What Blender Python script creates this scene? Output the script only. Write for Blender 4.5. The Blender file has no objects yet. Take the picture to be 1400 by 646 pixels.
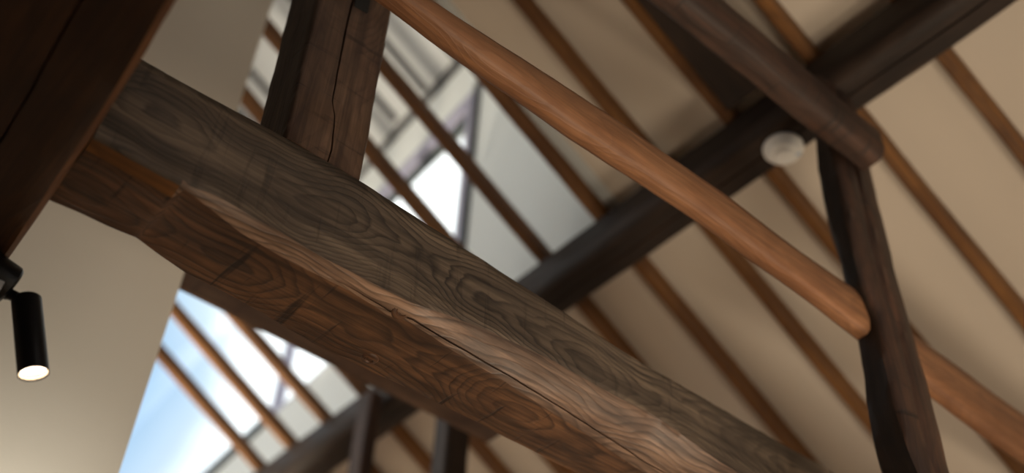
import bpy, bmesh, math, random
from mathutils import Vector, Matrix, noise

random.seed(7)
S = bpy.context.scene
COL = S.collection
R = math.radians

# ---------------------------------------------------------------- survey of the photograph (1400 x 646)
F = 1500.0
CAM = Vector((0, 0, 1.6))
zc = Vector((90, 1593, -1500)).normalized()          # world up in camera space
xc = Vector((2530, -1555, -1500))
xc = (xc - zc * xc.dot(zc)).normalized()             # along the tie beams
yc = zc.cross(xc)                                    # along the purlin
W = Matrix((xc, yc, zc))                             # camera -> world


def ray(px, py):
    return (W @ Vector((px - 700, 323 - py, -F))).normalized()


def hit(px, py, ax, val):
    d = ray(px, py)
    return CAM + d * ((val - CAM[ax]) / d[ax])


def lerp_table(tab, t):
    if t <= tab[0][0]:
        return tab[0][1]
    for (a, va), (b, vb) in zip(tab, tab[1:]):
        if t <= b:
            return va + (vb - va) * (t - a) / (b - a)
    return tab[-1][1]


# ---------------------------------------------------------------- materials
def new_mat(name):
    m = bpy.data.materials.new(name)
    m.use_nodes = True
    nt = m.node_tree
    nt.nodes.clear()
    out = nt.nodes.new('ShaderNodeOutputMaterial')
    b = nt.nodes.new('ShaderNodeBsdfPrincipled')
    nt.links.new(b.outputs[0], out.inputs[0])
    return m, nt, b


class NT:
    def __init__(s, nt):
        s.nt = nt

    def n(s, t, **kw):
        x = s.nt.nodes.new(t)
        for k, v in kw.items():
            setattr(x, k, v)
        return x

    def link(s, a, b):
        s.nt.links.new(a, b)

    def val(s, sock, v):
        if hasattr(v, 'is_output'):
            s.link(v, sock)
        else:
            sock.default_value = v

    def math(s, op, a, b=0.0, c=0.0):
        x = s.n('ShaderNodeMath', operation=op)
        s.val(x.inputs[0], a)
        s.val(x.inputs[1], b)
        s.val(x.inputs[2], c)
        return x.outputs[0]

    def noise(s, vec, scale, detail=3.0, rough=0.5, dist=0.0):
        x = s.n('ShaderNodeTexNoise')
        s.link(vec, x.inputs['Vector'])
        x.inputs['Scale'].default_value = scale
        x.inputs['Detail'].default_value = detail
        x.inputs['Roughness'].default_value = rough
        x.inputs['Distortion'].default_value = dist
        return x.outputs['Fac']

    def mapping(s, vec, scale, loc=(0, 0, 0), rot=(0, 0, 0)):
        x = s.n('ShaderNodeMapping')
        s.link(vec, x.inputs['Vector'])
        x.inputs['Scale'].default_value = scale
        x.inputs['Location'].default_value = loc
        x.inputs['Rotation'].default_value = rot
        return x.outputs[0]

    def ramp(s, fac, stops):
        x = s.n('ShaderNodeValToRGB')
        s.link(fac, x.inputs[0])
        e = x.color_ramp.elements
        while len(e) < len(stops):
            e.new(0.5)
        for el, (p, c) in zip(e, stops):
            el.position = p
            el.color = c if len(c) == 4 else (*c, 1)
        return x.outputs[0]

    def mix(s, fac, a, b, mode='MIX'):
        x = s.n('ShaderNodeMix', data_type='RGBA', blend_type=mode)
        s.val(x.inputs[0], fac)
        for i, v in ((6, a), (7, b)):
            if hasattr(v, 'is_output'):
                s.link(v, x.inputs[i])
            else:
                x.inputs[i].default_value = (*v, 1)
        return x.outputs[2]


def srgb(r, g, b):
    f = lambda c: (c / 255 / 12.92) if c / 255 <= 0.04045 else ((c / 255 + 0.055) / 1.055) ** 2.4
    return (f(r), f(g), f(b))


def wood(name, light, mid, dark, pith=(0.09, 0.1), ring=0.009, ring_amt=0.6, patch=0.5, marks=0.0,
         rough=0.6, bump=0.35, ring_bump=0.3, seed=0.0):
    """solid wood, local X along the grain"""
    m, nt, b = new_mat(name)
    g = NT(nt)
    tc = g.n('ShaderNodeTexCoord').outputs['Object']
    oi = g.n('ShaderNodeObjectInfo')
    off = g.n('ShaderNodeVectorMath', operation='SCALE')
    g.link(oi.outputs['Location'], off.inputs[0])
    off.inputs['Scale'].default_value = 3.1
    add = g.n('ShaderNodeVectorMath', operation='ADD')
    g.link(tc, add.inputs[0])
    g.link(off.outputs[0], add.inputs[1])
    P = g.mapping(add.outputs[0], (1, 1, 1), loc=(seed, seed * 1.7, seed * .6))
    sep = g.n('ShaderNodeSeparateXYZ')
    g.link(tc, sep.inputs[0])
    X, Y, Z = sep.outputs
    # wandering pith -> growth rings that break out as long loops on the faces
    wob1 = g.math('MULTIPLY', g.math('SUBTRACT', g.noise(g.mapping(P, (1.5, .4, .4)), 1.0, 2), .5), .16)
    wob2 = g.math('MULTIPLY', g.math('SUBTRACT', g.noise(g.mapping(P, (2.1, .5, .5), loc=(4, 7, 1)), 1.0, 2), .5), .20)
    dy = g.math('ADD', g.math('SUBTRACT', Y, pith[0]), wob1)
    dz = g.math('ADD', g.math('SUBTRACT', Z, pith[1]), wob2)
    r = g.math('SQRT', g.math('ADD', g.math('MULTIPLY', dy, dy), g.math('MULTIPLY', dz, dz)))
    r = g.math('ADD', r, g.math('MULTIPLY', g.noise(g.mapping(P, (5, 16, 16)), 1.0, 3), .018))
    ph = g.math('FRACT', g.math('DIVIDE', r, ring))
    late = g.ramp(ph, [(0.0, (0, 0, 0)), (0.45, (.12,) * 3), (0.86, (1, 1, 1)), (1.0, (0, 0, 0))])
    fib = g.noise(g.mapping(P, (3, 120, 120)), 1.0, 4, .65)
    fib2 = g.noise(g.mapping(P, (1.2, 30, 30)), 1.0, 4, .6)
    pat = g.noise(g.mapping(P, (4, 9, 9)), 1.0, 4, .6)
    col = g.mix(g.ramp(pat, [(.36, (0, 0, 0)), (.64, (1, 1, 1))]), mid, light)
    lm = g.math('MULTIPLY', g.math('MULTIPLY', late, ring_amt),
                g.ramp(g.noise(g.mapping(P, (2.5, 6, 6), loc=(2, 5, 9)), 1.0, 3), [(.33, (.25,) * 3), (.6, (1, 1, 1))]))
    col = g.mix(lm, col, dark)
    col = g.mix(g.math('MULTIPLY', g.ramp(fib2, [(.42, (1, 1, 1)), (.62, (0, 0, 0))]), patch), col, dark)
    col = g.mix(g.math('MULTIPLY', g.ramp(fib, [(.4, (1, 1, 1)), (.55, (0, 0, 0))]), .35), col, dark)
    h = g.math('ADD', g.math('MULTIPLY', fib, .5), g.math('MULTIPLY', late, ring_bump))
    if marks > 0:      # tool marks running across the grain
        mk = g.noise(g.mapping(P, (34, 3.5, 3.5), rot=(0, 0, .25)), 1.0, 3, .6, .4)
        mm = g.ramp(mk, [(.30, (1, 1, 1)), (.40, (0, 0, 0))])
        col = g.mix(g.math('MULTIPLY', mm, marks), col, dark)
        h = g.math('SUBTRACT', h, g.math('MULTIPLY', mm, .5))
    g.link(col, b.inputs['Base Color'])
    bp = g.n('ShaderNodeBump')
    bp.inputs['Strength'].default_value = bump
    bp.inputs['Distance'].default_value = .004
    g.link(h, bp.inputs['Height'])
    g.link(bp.outputs[0], b.inputs['Normal'])
    b.inputs['Roughness'].default_value = rough
    b.inputs['Specular IOR Level'].default_value = .35
    return m


def plaster(name, c1, c2, rough=.9):
    m, nt, b = new_mat(name)
    g = NT(nt)
    tc = g.n('ShaderNodeTexCoord').outputs['Object']
    n1 = g.noise(tc, 1.6, 4, .6)
    n2 = g.noise(tc, 140, 3, .7)
    g.link(g.mix(n1, c1, c2), b.inputs['Base Color'])
    bp = g.n('ShaderNodeBump')
    bp.inputs['Strength'].default_value = .15
    bp.inputs['Distance'].default_value = .003
    g.link(n2, bp.inputs['Height'])
    g.link(bp.outputs[0], b.inputs['Normal'])
    b.inputs['Roughness'].default_value = rough
    return m


def plain(name, c, rough=.5, metal=0.0, emit=None, strength=0.0):
    m, nt, b = new_mat(name)
    g = NT(nt)
    tc = g.n('ShaderNodeTexCoord').outputs['Object']
    n1 = g.noise(tc, 60, 3, .6)
    g.link(g.mix(n1, tuple(x * .92 for x in c), tuple(min(1, x * 1.06) for x in c)), b.inputs['Base Color'])
    b.inputs['Roughness'].default_value = rough
    b.inputs['Metallic'].default_value = metal
    if emit:
        b.inputs['Emission Color'].default_value = (*emit, 1)
        b.inputs['Emission Strength'].default_value = strength
    return m


M = {}
M['tie_side'] = wood('weathered_tie_side', (.190, .138, .096), (.110, .080, .057), (.013, .010, .009), pith=(1.60, 3.135), ring=.0065, ring_amt=.8, patch=.5, marks=.4, rough=.5)
M['tie_wane'] = wood('worn_tie_edge', (.36, .225, .150), (.185, .112, .075), (.026, .017, .013), pith=(1.64, 3.07), ring=.009, ring_amt=.8, patch=.6, rough=.42, seed=3.3)
M['tie_under'] = wood('red_brown_tie_underside', (.200, .095, .044), (.080, .037, .018), (.012, .007, .005), pith=(1.58, 3.12), ring=.010, ring_amt=.7, patch=.6, marks=.85, rough=.5, seed=1.3)
M['post_side'] = wood('brown_post_wood', (.150, .088, .056), (.075, .040, .026), (.016, .009, .007), pith=(.65, 1.60), ring=.010, ring_amt=.35, patch=.5, marks=.5, rough=.6, seed=5.0)
M['girder'] = wood('dark_girder_wood', (.088, .038, .014), (.046, .019, .007), (.014, .007, .004), pith=(3.1, .1), ring=.02, ring_amt=.4, patch=.4, rough=.6, seed=2.0)
M['girder_lit_edge'] = wood('lit_girder_edge', (.24, .105, .04), (.16, .065, .024), (.05, .022, .01), ring=.02, ring_amt=.4, patch=.3, rough=.6, seed=2.4)  # lighter wood colour paints the light caught on the chamfer
M['dark'] = wood('dark_smoked_and_shaded_wood', (.046, .025, .015), (.019, .010, .006), (.006, .004, .003), pith=(.6, .6), ring=.02, ring_amt=.4, patch=.5, marks=.2, rough=.6, seed=8.0)
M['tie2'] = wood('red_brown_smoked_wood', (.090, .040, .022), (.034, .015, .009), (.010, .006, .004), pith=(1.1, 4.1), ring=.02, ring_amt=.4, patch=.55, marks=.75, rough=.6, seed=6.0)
M['rafter'] = wood('orange_brown_rafter_wood', (.235, .100, .025), (.140, .056, .014), (.045, .018, .006), pith=(0, .03), ring=.012, ring_amt=.35, patch=.35, rough=.6)
M['rail'] = wood('tan_rail_wood', (.31, .145, .066), (.20, .085, .036), (.09, .04, .02), pith=(1.2, 3.45), ring=.011, ring_amt=.35, patch=.45, rough=.55)
M['plaster'] = plaster('cream_plaster', (.58, .50, .415), (.54, .465, .38))
M['wallp'] = plaster('pale_cream_wall', (.67, .605, .515), (.63, .565, .475))
M['white'] = plaster('white_panel', (.80, .845, .84), (.77, .815, .81))
M['greyp'] = plaster('pale_grey_panel', (.46, .485, .505), (.43, .455, .475))
M['charcoal'] = plain('charcoal_batten', (.014, .014, .018), .5)
M['alu'] = plain('lavender_grey_frame', (.38, .38, .52), .45)
M['gasket'] = plain('dark_gasket', (.03, .045, .05), .5)
M['black'] = plain('black_satin_metal', (.006, .006, .007), .38)
M['steel'] = plain('brushed_steel', (.22, .23, .25), .4, .9)
M['hole_dark'] = plain('mortise_hole_black', (.004, .004, .004), .8)  # black paints the dark inside the mortise hole
M['lens'] = plain('lit_lamp_lens', (.9, .8, .7), .3, 0, (1.0, .80, .60), 4.5)
M['reflector'] = plain('lamp_reflector', (.9, .75, .55), .25, .6)
M['plastic'] = plain('off_white_plastic', (.86, .85, .82), .4)
M['led'] = plain('grey_blue_plastic', (.52, .60, .70), .25)
M['panel'] = plain('darkened_unseen_wall', (.10, .07, .05), .7)  # unseen west wall, darkened to cut bounce onto the left-facing timber
M['floorw'] = wood('oak_floor', (.52, .32, .17), (.42, .25, .13), (.2, .11, .05), ring=.03, ring_amt=.2, patch=.2, rough=.45)

gm, gnt, gb = new_mat('window_glass')
gnt.nodes.remove(gb)
g = NT(gnt)
tr = g.n('ShaderNodeBsdfTransparent')
tr.inputs[0].default_value = (.95, .97, .97, 1)
gl = g.n('ShaderNodeBsdfGlossy')
gl.inputs['Roughness'].default_value = .03
fr = g.n('ShaderNodeFresnel')
fr.inputs[0].default_value = 1.45
mx = g.n('ShaderNodeMixShader')
ge = g.n('ShaderNodeNewGeometry')
g.link(g.math('MULTIPLY', fr.outputs[0], g.math('SUBTRACT', 1.0, ge.outputs['Backfacing'])), mx.inputs[0])
g.link(tr.outputs[0], mx.inputs[1])
g.link(gl.outputs[0], mx.inputs[2])
g.link(mx.outputs[0], [n for n in gnt.nodes if n.type == 'OUTPUT_MATERIAL'][0].inputs[0])
M['glass'] = gm


# ---------------------------------------------------------------- mesh helpers
def link_mesh(name, bm, mats, parent=None, matrix=None, smooth=True, angle=35):
    bmesh.ops.recalc_face_normals(bm, faces=bm.faces)
    me = bpy.data.meshes.new(name)
    bm.to_mesh(me)
    bm.free()
    for m in (mats if isinstance(mats, (list, tuple)) else [mats]):
        me.materials.append(m)
    if smooth:
        me.shade_smooth()
        me.set_sharp_from_angle(angle=R(angle))
    o = bpy.data.objects.new(name, me)
    COL.objects.link(o)
    if matrix is not None:
        o.matrix_world = matrix
    if parent is not None:
        o.parent = parent
        o.matrix_parent_inverse = parent.matrix_basis.inverted()
    return o


def tag(o, label, cat, group=None, kind='thing'):
    o['label'] = label
    o['category'] = cat
    o['kind'] = kind
    if group:
        o['group'] = group
    return o


def struct(o):
    o['kind'] = 'structure'
    return o


AX = {'x': Matrix(((1, 0, 0), (0, 1, 0), (0, 0, 1))),
      'y': Matrix(((0, 0, 1), (1, 0, 0), (0, 1, 0))),      # local x->Y, y->Z, z->X
      'z': Matrix(((0, 1, 0), (0, 0, 1), (1, 0, 0)))}      # local x->Z, y->X, z->Y


def densify(pts, step):
    out, idx = [], []
    n = len(pts)
    for i in range(n):
        a, b = Vector(pts[i]), Vector(pts[(i + 1) % n])
        k = max(1, int(round((b - a).length / step)))
        for j in range(k):
            out.append(a.lerp(b, j / k))
            idx.append(i)
    return out, idx


def member(name, axis, s0, s1, section, mats, edge_mat=None, step=.03, cstep=.03, amp=.004, freq=3.0, seed=0.0,
           parent=None, lift=None, angle=40):
    """a timber: section(s) gives the polygon (local y, z) at station s; same number of corners everywhere.
    cstep densification uses the first section's counts so rings match."""
    n = max(1, int(round((s1 - s0) / step)))
    base = section((s0 + s1) / 2)
    counts = []
    for i in range(len(base)):
        a, b = Vector(base[i]), Vector(base[(i + 1) % len(base)])
        counts.append(max(1, int(round((b - a).length / cstep))))
    bm = bmesh.new()
    rings = []
    for k in range(n + 1):
        s = s0 + (s1 - s0) * k / n
        pts = section(s)
        ring = []
        for i in range(len(pts)):
            a, b = Vector(pts[i]), Vector(pts[(i + 1) % len(pts)])
            for j in range(counts[i]):
                p = a.lerp(b, j / counts[i])
                q = Vector((s * freq + seed * 13.1, p.x * freq * 3, p.y * freq * 3))
                d = noise.noise_vector(q) * amp + noise.noise_vector(q * 3.7) * amp * .35
                ring.append(bm.verts.new((s, p.x + d.y, p.y + d.z)))
        rings.append(ring)
    mi = []
    for i, c in enumerate(counts):
        mi += [edge_mat[i] if edge_mat else 0] * c
    L = len(rings[0])
    for r0, r1 in zip(rings, rings[1:]):
        for j in range(L):
            f = bm.faces.new((r0[j], r0[(j + 1) % L], r1[(j + 1) % L], r1[j]))
            f.material_index = mi[j]
    bm.faces.new(rings[0][::-1])
    bm.faces.new(rings[-1])
    mtx = AX[axis].to_4x4()
    return link_mesh(name, bm, mats, parent, mtx, angle=angle)


def rect(a0, a1, b0, b1, c=.006):
    return [(a0 + c, b0), (a1 - c, b0), (a1, b0 + c), (a1, b1 - c), (a1 - c, b1), (a0 + c, b1), (a0, b1 - c), (a0, b0 + c)]


def add_box(bm, lo, hi, mtx=None, bevel=0.0):
    vs = [Vector((x, y, z)) for x in (lo[0], hi[0]) for y in (lo[1], hi[1]) for z in (lo[2], hi[2])]
    if mtx is not None:
        vs = [mtx @ v for v in vs]
    v = [bm.verts.new(p) for p in vs]
    fs = [bm.faces.new([v[i] for i in q]) for q in
          ((0, 1, 3, 2), (4, 6, 7, 5), (0, 4, 5, 1), (2, 3, 7, 6), (0, 2, 6, 4), (1, 5, 7, 3))]
    if bevel:
        ed = {e for f in fs for e in f.edges}
        bmesh.ops.bevel(bm, geom=list(ed), offset=bevel, segments=2, affect='EDGES', profile=.5)


def boxes(name, lst, mat, parent=None, mtx=None, bevel=0.0):
    bm = bmesh.new()
    for lo, hi in lst:
        add_box(bm, lo, hi, mtx, bevel)
    return link_mesh(name, bm, mat, parent, smooth=bevel > 0)


def prism(name, poly, axis, a, b, mat, parent=None):
    """extrude a polygon along an axis; poly in the other two axes (ordered)"""
    bm = bmesh.new()
    o = [i for i in range(3) if i != axis]

    def mk(p, t):
        v = [0, 0, 0]
        v[o[0]], v[o[1]], v[axis] = p[0], p[1], t
        return bm.verts.new(v)
    A = [mk(p, a) for p in poly]
    B = [mk(p, b) for p in poly]
    bm.faces.new(A)
    bm.faces.new(B[::-1])
    for i in range(len(poly)):
        j = (i + 1) % len(poly)
        bm.faces.new((A[i], A[j], B[j], B[i]))
    return link_mesh(name, bm, mat, parent, smooth=False)


def lathe(name, prof, mat, origin, axis, parent=None, seg=40, angle=35):
    """revolve profile [(r, h)] about axis through origin"""
    z = Vector(axis).normalized()
    x = z.orthogonal().normalized()
    y = z.cross(x)
    o = Vector(origin)
    bm = bmesh.new()
    rings = []
    for r, h in prof:
        if r < 1e-6:
            rings.append([bm.verts.new(o + z * h)])
        else:
            rings.append([bm.verts.new(o + z * h + (x * math.cos(t) + y * math.sin(t)) * r)
                          for t in [2 * math.pi * k / seg for k in range(seg)]])
    for a, b in zip(rings, rings[1:]):
        for k in range(seg):
            j = (k + 1) % seg
            if len(a) == 1 and len(b) == 1:
                continue
            if len(a) == 1:
                bm.faces.new((a[0], b[j], b[k]))
            elif len(b) == 1:
                bm.faces.new((a[k], a[j], b[0]))
            else:
                bm.faces.new((a[k], a[j], b[j], b[k]))
    return link_mesh(name, bm, mat, parent, angle=angle)


# ---------------------------------------------------------------- roof geometry
PITCH = R(29)
TP = math.tan(PITCH)
zr = lambda x: 4.58 + TP * (2.15 - x)          # underside of the rafters
zceil = lambda x: zr(x) + .090                 # plaster between them
zup = lambda x: 7.0 + TP * (2.32 - x)          # underside of the raised roof
Y0 = 2.205                                     # where the raised roof begins
RX = -1.4                                      # ridge

# ---------------------------------------------------------------- setting
struct(boxes('floor', [((-2.6, -3, -.1), (5.1, 9.6, 0))], M['floorw']))
# main ceiling: full slope in front of Y0, only the lower strip under the raised roof
bmc = bmesh.new()
def slab(bm, x0, x1, y0, y1, zf, th=.12):
    v = [bm.verts.new((x, y, zf(x) + d)) for d in (0, th) for (x, y) in ((x0, y0), (x1, y0), (x1, y1), (x0, y1))]
    for q in ((0, 1, 2, 3), (7, 6, 5, 4), (0, 4, 5, 1), (1, 5, 6, 2), (2, 6, 7, 3), (3, 7, 4, 0)):
        bm.faces.new([v[i] for i in q])
slab(bmc, RX, 5.1, -3, Y0, zceil)
slab(bmc, 2.29, 5.1, Y0, 9.6, zceil)
struct(link_mesh('ceiling', bmc, M['plaster'], smooth=False))
bmc = bmesh.new()
slab(bmc, RX, 2.62, Y0 - .1, 5.47, zup)
struct(link_mesh('ceiling', bmc, M['greyp'], smooth=False))
# far side of the roofs
bmc = bmesh.new()
slab(bmc, -2.6, RX, -3, Y0, lambda x: zceil(RX) - TP * (RX - x))
slab(bmc, -2.6, RX, Y0 - .1, 9.6, lambda x: zup(RX) - TP * (RX - x))
struct(link_mesh('ceiling', bmc, M['plaster'], smooth=False))
# end of the raised part, above the ordinary roof
struct(prism('wall_cheek', [(RX, zceil(RX) + .0), (2.22, zceil(2.22)), (2.22, zup(2.22)), (RX, zup(RX))], 1, Y0 - .09, Y0, M['white']))
# outer walls, unseen; south and west openings shaped for the daylight they admit
struct(boxes('wall_east', [((4.6, -3, 0), (4.7, 9.6, zceil(4.7)))], M['wallp']))
struct(boxes('wall_south', [((-2.6, -3.1, 0), (1.2, -3, 5.5)), ((3.6, -3.1, 0), (4.6, -3, 3.2)), ((1.2, -3.1, 2.9), (3.6, -3, 3.75))], M['wallp']))
struct(boxes('wall_west', [((-2.7, -3, 0), (-2.6, 2.9, 9.2)), ((-2.7, 9.3, 0), (-2.6, 9.6, 9.2)), ((-2.7, 2.9, 0), (-2.6, 9.3, 1.0)), ((-2.7, 2.9, 8.6), (-2.6, 9.3, 9.2))], M['panel']))
struct(prism('wall_north', [(-2.6, 0), (5.0, 0), (5.0, zceil(5.0)), (2.6, zceil(2.6)), (2.6, zup(2.6)), (RX, zup(RX)), (-2.6, zup(RX) - TP * 1.2)], 1, 9.6, 9.7, M['wallp']))
# partition with the free vertical edge
WX, WY = .813, 2.66
struct(prism('wall_partition', [(-2.6, 0), (WX, 0), (WX, zup(WX)), (RX, zup(RX)), (-2.6, zup(RX) - TP * 1.2)], 1, WY, WY + .11, M['wallp']))

# clerestory, turned a few degrees from the purlin
ang = math.atan(.066)
CL = Matrix.Translation((2.30, 3.35, 0)) @ Matrix.Rotation(-ang, 4, 'Z')   # local y runs along the wall, +x outside
SILL, HEAD, WTOP = 5.37, 6.435, 7.01
UM = -.005
struct(boxes('wall_rear', [((0, -1.14, 4.655), (.10, 6.2, SILL - .02)), ((0, -1.14, HEAD + .13), (.10, 2.10, WTOP + .02)),
                           ((0, -1.14, SILL - .02), (.10, UM - .02, HEAD + .13))], M['white'], mtx=CL))
struct(boxes('trim_1', [((-.02, -.075, 4.66), (.0, UM - .028, 6.56))], M['charcoal'], mtx=CL))          # dark corner post
struct(boxes('trim_2', [((-.035, -1.14, WTOP - .055), (.0, 2.12, WTOP + .01))], M['charcoal'], mtx=CL))   # along the top
win = bpy.data.objects.new('window_1', None)
COL.objects.link(win)
win.location = CL @ Vector((.05, 3, SILL))
bpy.context.view_layer.update()
struct(win)
boxes('window_frame', [((.0, UM - .02, SILL - .02), (.09, UM + .06, HEAD + .13)), ((.0, UM + .06, HEAD + .035), (.09, 2.10, HEAD + .13)), ((.0, 2.10, HEAD + .13), (.09, 2.135, WTOP + .02)),
                       ((.0, UM + .06, SILL - .02), (.09, 6.1, SILL - .0))], M['alu'], win, CL)
boxes('gasket', [((.03, UM + .06, HEAD + .0), (.08, 2.10, HEAD + .035)), ((.03, UM + .06, SILL), (.08, 6.1, SILL + .012)),
                 ((.03, UM + .06, SILL), (.08, UM + .072, HEAD)), ((-.015, 2.10, SILL - .05), (.095, 6.1, SILL + .04))], M['gasket'], win, CL)
for u, w in ((2.10, .035),):
    boxes('mullion', [((.02, u, SILL), (.09, u + w, WTOP))], M['alu'], win, CL)
for u0, u1, zt in ((UM + .066, 2.105, HEAD + .01), (2.13, 6.1, WTOP + .03)):
    boxes('pane', [((.055, u0, SILL + .005), (.061, u1, zt))], M['glass'], win, CL)

# glazed part of the raised roof
win2 = bpy.data.objects.new('window_2', None)
COL.objects.link(win2)
win2.location = (1.2, 7.5, zup(1.2))
bpy.context.view_layer.update()
struct(win2)
for a0, a1 in ((5.475, 9.6),):
    bm = bmesh.new()
    slab(bm, RX, 2.42, a0, a1, zup, .012)
    link_mesh('pane', bm, M['glass'], win2, smooth=False)

# dark battens under the raised roof
k = 3
for yb in [2.55 + .33 * i for i in range(9)]:
    bm = bmesh.new()
    d = .022
    slab(bm, RX + .05, 2.285, yb - .021, yb + .021, lambda x: zup(x) - d, d)
    struct(link_mesh('trim_%d' % k, bm, M['charcoal'], smooth=False))
    k += 1

# ---------------------------------------------------------------- the main tie beam
p = lambda px, py, ax, v, i: hit(px, py, ax, v)[i]
wane_up = [(hit(a, b, 1, 1.47).x, hit(a, b, 1, 1.47).z) for a, b in
           ((250, 250), (295, 266), (400, 325), (480, 370), (540, 402), (560, 413), (650, 446), (700, 468), (760, 496), (830, 535), (900, 573), (985, 632))] + [(2.4, 3.05), (4.6, 3.05)]
wane_dn = [(hit(a, b, 2, 3.0).x, hit(a, b, 2, 3.0).y) for a, b in
           ((250, 256), (330, 318), (390, 354), (480, 400), (530, 432), (560, 440), (620, 480), (700, 527), (770, 573), (830, 612), (870, 638))] + [(2.4, 1.57), (4.6, 1.57)]
back_dn = [(hit(a, b, 2, 3.0).x, hit(a, b, 2, 3.0).y) for a, b in
           ((190, 328), (250, 369), (330, 412), (430, 472), (500, 506), (560, 533), (640, 571), (720, 611), (790, 646))] + [(2.4, 1.69), (4.6, 1.69)]
top_z = [(.2, 3.24), (.26, 3.236), (.50, 3.25), (.757, 3.256), (1.0, 3.245), (1.254, 3.232), (1.54, 3.215), (2.29, 3.222), (4.6, 3.195)]
XN = .397
blk = [(hit(a, c, 2, 2.988).x, hit(a, c, 2, 2.988).y) for a, c in ((70, 275), (125, 300), (185, 326))]


def tie_section(x):
    zt = lerp_table(top_z, x)
    if x > XN:
        zu, yd, yb = lerp_table(wane_up, x), lerp_table(wane_dn, x), lerp_table(back_dn, x)
        zu = max(zu, 3.006)
        yd = max(yd, 1.476)
        ym, zm = 1.47 + (yd - 1.47) * .42, 3.0 + (zu - 3.0) * .42
        # the long shake along the worn edge
        c = max(0.0, min(1.0, (x - .72) / .15)) * .007
        t = .62
        q = Vector((ym, zm)).lerp(Vector((yd, 3.0)), t)
        return [(1.692, zt), (1.474, zt), (1.47, zt - .004), (1.47, zu), (ym, zm), (q.x - .0018, q.y + .0018 * .5), (q.x + c, q.y + c), (q.x + .0018, q.y - .0009), (yd, 3.0), (yb, 3.0), (yb + .004, 3.006)]
    b = 2.988
    bk = lerp_table(blk, x)
    return [(1.692, zt), (1.474, zt), (1.47, zt - .004), (1.47, 3.010), (1.473, 3.003), (1.476, 3.001), (1.478, 3.0), (1.480, 2.9995), (1.504, b), (bk, b), (bk + .004, b + .006)]


member('tie_beam_body', 'x', .226, 4.595, tie_section, [M['tie_side'], M['tie_wane'], M['tie_under'], M['rafter']],
       edge_mat=[0, 0, 0, 1, 1, 1, 1, 1, 2, 2, 0], step=.012, cstep=.018, amp=.0045, freq=4.0, seed=1, angle=50)
tie = bpy.data.objects['tie_beam_body']
tie.name = 'tie_beam'
tag(tie, 'big weathered hand-hewn tie beam with a worn lower edge, carrying the king post', 'beam')
# the short housing under the girder end of the tie beam gets an orange side strip: own part
tie.data.polygons.foreach_get
for pl in tie.data.polygons:
    cx = pl.center
    if cx.x < XN and pl.material_index == 1:
        pl.material_index = 3 if cx.z < 2.999 else 0
# knots on the worn edge and the underside
def knot(pos, nrm, r, mat, name='knot'):
    prof = [(0, .001), (r * .25, .003), (r * .4, .0015), (r * .55, .0045), (r * .72, .003), (r * .9, .0035), (r * 1.15, -.002)]
    return lathe(name, prof, mat, pos, nrm, tie, seg=28, angle=60)
M['knot'] = wood('knot_wood', (.16, .07, .03), (.05, .022, .012), (.012, .007, .005), ring=.006, ring_amt=.8, patch=.6, rough=.5, seed=4)
knot(Vector((.905, 1.497, 3.008)), (0, -.5, -.87), .020, M['knot'])
kp = hit(505, 491, 2, 3.0)
knot(kp + Vector((0, 0, .002)), (0, .1, -1), .018, M['knot'])

# ---------------------------------------------------------------- king post on the tie beam
def kp_section(z):
    x0 = .563 - .015 * (z - 3.25) / .5
    x1 = .749 - .008 * (z - 3.25) / .6
    yf, yb = 1.472, 1.632 + .02 * (z - 3.4)
    # shake in the front face
    cx = lerp_table([(3.22, .664), (3.30, .667), (3.40, .655), (3.43, .642), (3.6, .634), (3.765, .632), (4.0, .634)], z)
    w = lerp_table([(3.22, .0012), (3.3, .0022), (3.40, .0012), (3.5, .002), (3.77, .003), (4.1, .002)], z)
    d = .018
    c = .006
    return [(x0, yb), (x0, yf + c), (x0 + c, yf), (cx - w, yf), (cx, yf + d), (cx + w, yf), (x1 - c * 1.5, yf), (x1, yf + c * 1.5), (x1, yb)]
kpost = member('king_post', 'z', 3.255, 5.34, kp_section, M['post_side'], step=.02, cstep=.03, amp=.004, freq=5, seed=2, angle=50)
tag(kpost, 'squared brown king post with a long crack, standing on the big tie beam', 'post')
bm = bmesh.new()  # solid black block in place of the dark mortise hole
pts = [(.633, 3.86), (.676, 3.86), (.677, 3.792), (.640, 3.784)]
A = [bm.verts.new((x, 1.4695, z)) for x, z in pts]
B = [bm.verts.new((x, 1.50, z)) for x, z in pts]
bm.faces.new(A); bm.faces.new(B[::-1])
for i in range(4):
    j = (i + 1) % 4
    bm.faces.new((A[i], A[j], B[j], B[i]))
o = link_mesh('dark_hole_block', bm, M['hole_dark'], kpost, smooth=False)
o['label'] = 'black block standing in for a dark mortise hole'

# ---------------------------------------------------------------- dark girder close to the camera
def girder_section(y):
    xr = lerp_table([(-3, .19), (1.096, .195), (1.4, .217), (1.684, .230), (1.887, .236), (2.66, .24)], y)
    c = .012
    xl = -.10
    xk = lerp_table([(-3, .08), (1.194, .085), (1.56, .102), (2.66, .11)], y)
    return [(3.30, xl), (2.975, xl), (2.968, xl + .007), (2.968, xk - .002), (2.985, xk), (2.968, xk + .003), (2.966, xr - c), (2.968 + c, xr), (3.30, xr)]
gird = member('girder', 'y', -2.95, 2.655, girder_section, [M['girder'], M['girder_lit_edge']], edge_mat=[0, 0, 0, 0, 0, 0, 1, 0, 0], step=.03, cstep=.03, amp=.004, freq=4, seed=3, angle=50)
tag(gird, 'thick dark girder with a long crack, above the black spotlight', 'beam')

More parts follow.
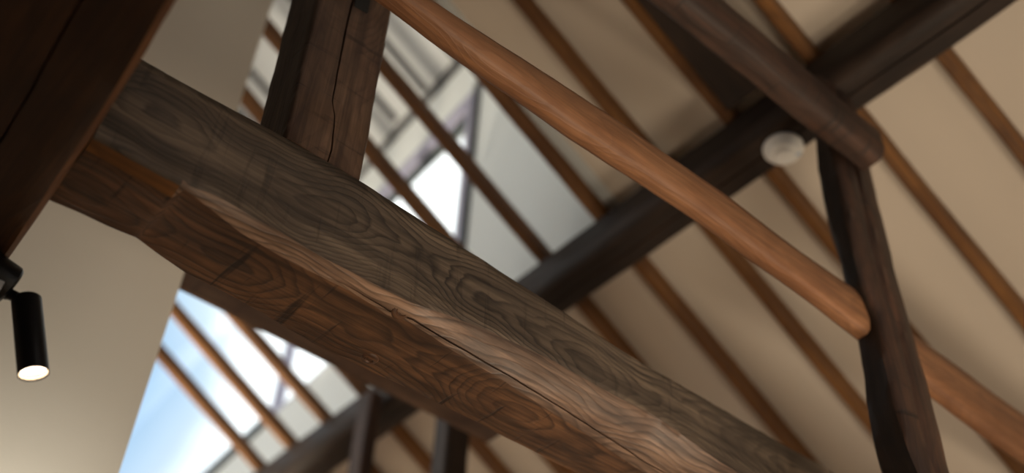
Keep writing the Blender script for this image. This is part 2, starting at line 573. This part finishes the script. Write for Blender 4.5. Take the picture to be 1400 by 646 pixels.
# ---------------------------------------------------------------- purlin
def purlin_section(y):
    z0 = 4.4
    zt = 4.572
    x0, x1 = 2.125, 2.300
    g = 2.215
    r = .02
    return [(zt, x0 + .012), (z0 + .05, x0), (z0 + .02, x0 + .012), (z0 + .002, x0 + .04), (z0, g - .004), (z0 + .012, g), (z0, g + .004), (z0, x1 - .02), (z0 + .02, x1), (zt - .10, x1)]
purl = member('purlin', 'y', -2.95, 9.55, purlin_section, M['dark'], step=.05, cstep=.03, amp=.006, freq=2.2, seed=4)
tag(purl, 'dark smoked purlin log running across under the rafters', 'beam')

# ---------------------------------------------------------------- rafters
RW, RH = .046, .070
RL0, RL1 = RX + .02, 4.57
names = [
    (.823, 'brown rafter right of the forked post, nearest the top right corner'),
    (1.155, 'brown rafter passing just above the head of the crooked post'),
    (1.52, 'rafter in shadow beside the short dark tie beam, passing behind the smoke detector'),
    (1.855, 'rafter crossing behind the middle of the tan rail, over the bare plaster'),
    (2.188, 'orange rafter edging the white wall panel right of the clerestory window'),
    (2.515, 'brown rafter passing in front of the white window pane and its dark corner post'),
    (2.845, 'rafter dropping behind the tie beam along the lower left edge of the bright pane'),
    (3.185, 'short bit of rafter left of the king post, just above the tie beam'),
    (3.485, 'rafter mostly hidden behind the tie beam, below the king post'),
    (3.81, 'brown rafter under the tie beam meeting the top of the small stud'),
    (4.14, 'lit rafter below the tie beam starting at the corner of the partition wall'),
    (4.455, 'middle one of three lit rafters before the blue window below the tie beam'),
    (4.765, 'lowest of three lit rafters before the blue window below the tie beam'),
]
LR = (RL1 - RL0) / math.cos(PITCH)
def raf_section(s):
    b = .008 * noise.noise(Vector((s * .7, 0, 0)))
    return rect(-RW / 2 + b, RW / 2 + b, 0, RH, .007)
protos = []
for v in range(4):
    ph = v * 2.3
    def sec(s, ph=ph):
        b = .010 * noise.noise(Vector((s * .6 + ph * 9, 3.3, ph)))
        return rect(-RW / 2 + b, RW / 2 + b, 0, RH, .008)
    o = member('rafter', 'x', 0, LR, sec, M['rafter'], step=.06, cstep=.025, amp=.0035, freq=3, seed=10 + v)
    protos.append(o)
for i, (y, lab) in enumerate(names):
    if i < 4:
        o = protos[i]
    else:
        o = protos[i % 4].copy()
        COL.objects.link(o)
    o.name = 'rafter'
    o.matrix_world = Matrix.Translation((RL0, y, zr(RL0))) @ Matrix.Rotation(PITCH, 4, 'Y')
    tag(o, lab, 'rafter', 'rafters under the plaster roof')

# ---------------------------------------------------------------- crooked post, its tie beam and the rail through it
SF = .915
def sc(px, py):                                   # onto the post's front plane
    return hit(px, py, 1, 1.203 * SF)
YF = 1.203 * SF
arr = sorted([(sc(a, b).z, sc(a, b).x) for a, b in ((1142, 200), (1160, 300), (1180, 380), (1203, 430), (1212, 480), (1226, 540), (1248, 610), (1262, 646))])
rgt = sorted([(sc(a, b).z, sc(a, b).x) for a, b in ((1185, 190), (1194, 232), (1212, 300), (1230, 370), (1250, 440), (1263, 490), (1278, 540), (1290, 590), (1303, 646))])
def post_section(z):
    xa, xr = lerp_table(arr, z), lerp_table(rgt, z)
    # depth of the dark face from the left outline
    yl = lerp_table(lft, z)
    xm = xa + (xr - xa) * .45
    return [(xa, YF + .012), (xa + .012, YF), (xm - .02, YF - .006), (xm, YF + .010), (xm + .015, YF - .004), (xr - .02, YF), (xr, YF + .02), (xr - .005, yl + .03), (xa + .05, yl + .03), (xa + .004, yl)]
lft = []
for a, b in ((1115, 190), (1118, 230), (1131, 290), (1142, 330), (1160, 400), (1170, 450), (1180, 510), (1187, 560), (1195, 600), (1207, 646)):
    d = ray(a, b)
    # height on the outline, x taken from the arris at about that height
    z = sc(a, b).z
    for _ in range(4):
        xa = lerp_table(arr, z)
        q = CAM + d * (xa / d.x)
        z = q.z
    lft.append((z, q.y))
lft.sort()
post = member('post', 'z', 0.0, 4.395, post_section, [M['dark'], M['tie2']], edge_mat=[1, 1, 1, 1, 1, 1, 0, 0, 0, 0], step=.03, cstep=.02, amp=.007, freq=3.5, seed=5, angle=50)  # shade on the left face is put in by the darker wood
tag(post, 'crooked dark hewn post standing beside the smoke detector, pierced by the tan rail', 'post')

Z2 = 1.6 + 2.627 * SF
def tie2_section(x):
    y0, y1 = 1.095 * SF, 1.203 * SF - .008
    zt = Z2 + .135
    return [(y0 + .02, zt), (y0, zt - .03), (y0 + .0, Z2 + .035), (y0 + .014, Z2 + .008), (y0 + .03, Z2), (y1 - .006, Z2), (y1, Z2 + .006), (y1, zt)]
X2 = 2.36 * SF
t2 = member('tie_beam', 'x', -1.3, X2, tie2_section, M['tie2'], step=.04, cstep=.025, amp=.006, freq=3, seed=6)
tag(t2, 'reddish dark tie beam whose cut end laps onto the head of the crooked post', 'beam')

RS = 1.13 / 1.22
RY0 = 1.13
ztop = [(hit(a, b, 1, RY0).x, hit(a, b, 1, RY0).z) for a, b in ((560, -24), (600, 2), (730, 82), (860, 168), (1000, 266), (1100, 341), (1165, 386))]
zbot = [(hit(a, b, 1, RY0).x, hit(a, b, 1, RY0).z) for a, b in ((548, 0), (640, 70), (800, 184), (900, 248), (1000, 318), (1100, 390), (1165, 440))]
ztop += [(hit(a, b, 1, RY0).x, hit(a, b, 1, RY0).z) for a, b in ((1258, 456), (1330, 508), (1400, 560))]
zbot += [(hit(a, b, 1, RY0).x, hit(a, b, 1, RY0).z) for a, b in ((1272, 526), (1330, 570), (1400, 622))]
zbot.sort()
def rail_section(x):
    zt, zb = lerp_table(ztop, x), lerp_table(zbot, x)
    zb2 = zb + .028                                   # underside seen below the side face
    d = .062
    cy, cz = RY0 + d / 2, (zt + zb2) / 2
    hy, hz = d / 2, (zt - zb2) / 2
    out = []
    for k in range(12):
        t = 2 * math.pi * (k + .5) / 12
        c, s = math.cos(t), math.sin(t)
        e = .55
        out.append((cy + hy * math.copysign(abs(c) ** e, c), cz + hz * math.copysign(abs(s) ** e, s)))
    return out
rail = member('rail', 'x', -1.0, 3.9, rail_section, M['rail'], step=.03, cstep=.02, amp=.003, freq=4, seed=7, angle=60)
tag(rail, 'lighter tan wooden rail running diagonally through the crooked post', 'rail')

def filler_section(s):
    b = .008 * noise.noise(Vector((s * .8, 5.5, 1.0)))
    return rect(-.095, .093, -.035 + b, .068, .012)
pr = member('dark_filler_timber', 'x', (.86 - RL0) / math.cos(PITCH), (2.112 - RL0) / math.cos(PITCH), filler_section, M['dark'], step=.05, cstep=.03, amp=.005, freq=2.5, seed=21)  # dark filler timber added for the black gap beside the tie beam
pr.matrix_world = Matrix.Translation((RL0, 1.395, zr(RL0))) @ Matrix.Rotation(PITCH, 4, 'Y')
tag(pr, 'broad nearly black sloping timber squeezed between a rafter and the reddish tie beam', 'beam')

# ---------------------------------------------------------------- studs and the beam behind
stud = member('stud', 'z', 0, 4.43, lambda z: rect(2.05, 2.114, 3.55, 3.652, .005), M['tie2'], step=.06, cstep=.03, amp=.002, seed=8)
tag(stud, 'slim brown stud in front of the purlin, with one pale lit side', 'post')
stud2 = member('post', 'z', 0, 4.395, lambda z: rect(2.165, 2.285, 3.098, 3.195, .008), M['dark'], step=.06, cstep=.03, amp=.003, seed=9)
tag(stud2, 'dark blurred post under the purlin, half hidden below the big tie beam', 'post')
b3 = member('beam', 'x', WX + .004, 2.12, lambda x: rect(WY, WY + .115, 3.825, 4.02, .006), M['post_side'], step=.06, cstep=.03, amp=.004, seed=11)
tag(b3, 'blurred reddish beam edge peeking out just below the big tie beam at the partition corner', 'beam')

# ---------------------------------------------------------------- smoke detector on the purlin
dp = hit(1071, 204, 2, 4.385)
det = bpy.data.objects.new('smoke_detector', None)
COL.objects.link(det)
det.location = dp
bpy.context.view_layer.update()
tag(det, 'round white smoke detector fixed under the dark purlin', 'smoke detector')
lathe('base', [(0, .013), (.066, .013), (.068, .010), (.068, .0), (.066, -.004), (.0, -.004)], M['plastic'], dp, (0, 0, 1), det)
lathe('housing', [(.060, -.003), (.060, -.008), (.055, -.020), (.046, -.027), (.040, -.027), (.038, -.024), (.031, -.024), (.030, -.034), (.026, -.038), (0, -.039)], M['plastic'], dp, (0, 0, 1), det)
lathe('indicator', [(.011, -.018), (.011, -.024), (.007, -.028), (0, -.0285)], M['led'], dp + Vector((.034, -.033, 0)), (0, 0, 1), det, seg=20)

# ---------------------------------------------------------------- black spotlight
tp = CAM + ray(36, 408) * 2.27
u = W @ Vector((10, -105, 0)).normalized()
tocam = (CAM - tp).normalized()
axis = (u * .80 + tocam * .56).normalized()
rad = 18.0 / F * 2.26
Ls = 88 / F * 2.26 / .80
spot = bpy.data.objects.new('spotlight', None)
COL.objects.link(spot)
mp = hit(3, 385, 2, 2.925)
spot.location = mp
bpy.context.view_layer.update()
tag(spot, 'small black cylinder spotlight, switched on, hanging beside the dark girder', 'spotlight')
lathe('lamp_head', [(0, 0), (rad * .9, 0), (rad, rad * .12), (rad, Ls), (rad * .93, Ls), (rad * .93, Ls - .012), (rad * .9, Ls - .02), (0, Ls - .02)], M['black'], tp, axis, spot)
lathe('lens', [(rad * .9, Ls - .012), (rad * .55, Ls - .010), (0, Ls - .008)], M['lens'], tp, axis, spot)
lathe('reflector_ring', [(rad * .94, Ls - .012), (rad * .94, Ls - .001), (rad * .90, Ls - .010)], M['reflector'], tp, axis, spot)
lathe('mount', [(0, -.05), (.040, -.05), (.042, -.046), (.042, .012), (.038, .017), (0, .017)], M['black'], mp, (1, .15, -.12), spot)
pm = Matrix.Translation(mp + Vector((-.012, -.028, -.030))) @ (-(Vector((0, -.7, -.7)))).to_track_quat('Z', 'X').to_matrix().to_4x4()
boxes('steel_plate', [((-.026, -.012, -.006), (.012, .012, .002))], M['steel'], spot, pm, bevel=.002)['label'] = 'bright steel plate'
bm = bmesh.new()
a = mp + Vector((.012, -.002, -.02)); bpt = tp + axis * .006
dd = (bpt - a)
lathe('knuckle', [(0, 0), (.011, 0), (.013, .006), (.011, .012), (.009, dd.length), (0, dd.length + .004)], M['black'], a, dd, spot, seg=20)
bm.free()

# ---------------------------------------------------------------- light
world = bpy.data.worlds.new('sky')
S.world = world
world.use_nodes = True
nt = world.node_tree
nt.nodes.clear()
g = NT(nt)
out = g.n('ShaderNodeOutputWorld')
bg = g.n('ShaderNodeBackground')
tc = g.n('ShaderNodeTexCoord').outputs['Generated']
sep = g.n('ShaderNodeSeparateXYZ')
g.link(tc, sep.inputs[0])
cl = g.noise(tc, 2.6, 4, .55, .3)
gap = g.n('ShaderNodeVectorMath', operation='DOT_PRODUCT')          # a clear patch in the clouds to the north
g.link(tc, gap.inputs[0])
gap.inputs[1].default_value = (0, .862, .507)
d = g.math('ADD', gap.outputs['Value'], g.math('MULTIPLY', g.math('SUBTRACT', cl, .5), .05))
sky = g.ramp(d, [(.943, (1.3, 1.3, 1.28)), (.957, (.52, .62, .71)), (.975, (.27, .42, .60))])
up = g.ramp(g.math('ADD', g.math('MULTIPLY', sep.outputs[2], 4), .5), [(.45, (0, 0, 0)), (.55, (1, 1, 1))])
g.link(g.mix(up, (.42, .36, .28), sky), bg.inputs[0])
bg.inputs[1].default_value = 1.7
g.link(bg.outputs[0], out.inputs[0])


def lamp(name, kind, loc, energy, color, target=None, **kw):
    l = bpy.data.lights.new(name, kind)
    l.energy = energy
    l.color = color
    for k_, v in kw.items():
        setattr(l, k_, v)
    o = bpy.data.objects.new(name, l)
    COL.objects.link(o)
    o.location = loc
    if target is not None:
        o.rotation_euler = (Vector(target) - Vector(loc)).to_track_quat('-Z', 'Y').to_euler()
    return o


tip = tp + axis * (Ls + .004)
lamp('spotlight_beam', 'SPOT', tip, 26, (1, .80, .58), tip + axis, spot_size=R(70), spot_blend=.8, shadow_soft_size=.025)
WARM = (1, .84, .64)
lamp('unseen_uplight', 'SPOT', (2.05, -1.25, .45), 165, WARM, (2.7, 1.3, 4.5), spot_size=R(78), spot_blend=.8, shadow_soft_size=.13)
lamp('unseen_uplight', 'SPOT', (2.8, -.2, .4), 185, WARM, (2.3, 1.6, 5.0), spot_size=R(78), spot_blend=.8, shadow_soft_size=.45)

lamp('unseen_uplight', 'SPOT', (1.35, -.1, .4), 150, WARM, (1.55, 1.9, 5.0), spot_size=R(50), spot_blend=.9, shadow_soft_size=.3)  # another added lamp, lifts the plaster at the upper middle
wp = hit(30, 640, 1, WY)
lamp('wall_washer', 'SPOT', wp + Vector((0, -.42, -.55)), 21, (1, .98, .87), wp + Vector((-.05, 0, -.02)), spot_size=R(95), spot_blend=1.0, shadow_soft_size=.05)
lamp('rafter_glow_lamp', 'SPOT', (1.3, 5.3, 2.2), 900, (1, .86, .66), (1.65, 4.5, 4.8), spot_size=R(35), spot_blend=1.0, shadow_soft_size=.06)  # lamp added to make the rafters glow before the window

# ---------------------------------------------------------------- camera
cam = bpy.data.cameras.new('camera')
co = bpy.data.objects.new('camera', cam)
COL.objects.link(co)
co.matrix_world = Matrix.Translation(CAM) @ W.to_4x4()
cam.sensor_fit = 'HORIZONTAL'
cam.sensor_width = 36
cam.lens = 36 * F / 1400
cam.clip_start = .05
cam.dof.use_dof = True
cam.dof.focus_distance = 2.30
cam.dof.aperture_fstop = 1.05
S.camera = co

S.view_settings.view_transform = 'Standard'
S.view_settings.look = 'None'
S.view_settings.exposure = 0
S.view_settings.gamma = 1
S.view_settings.use_curve_mapping = False
S.cycles.use_denoising = True
S.cycles.max_bounces = 8
S.cycles.diffuse_bounces = 5
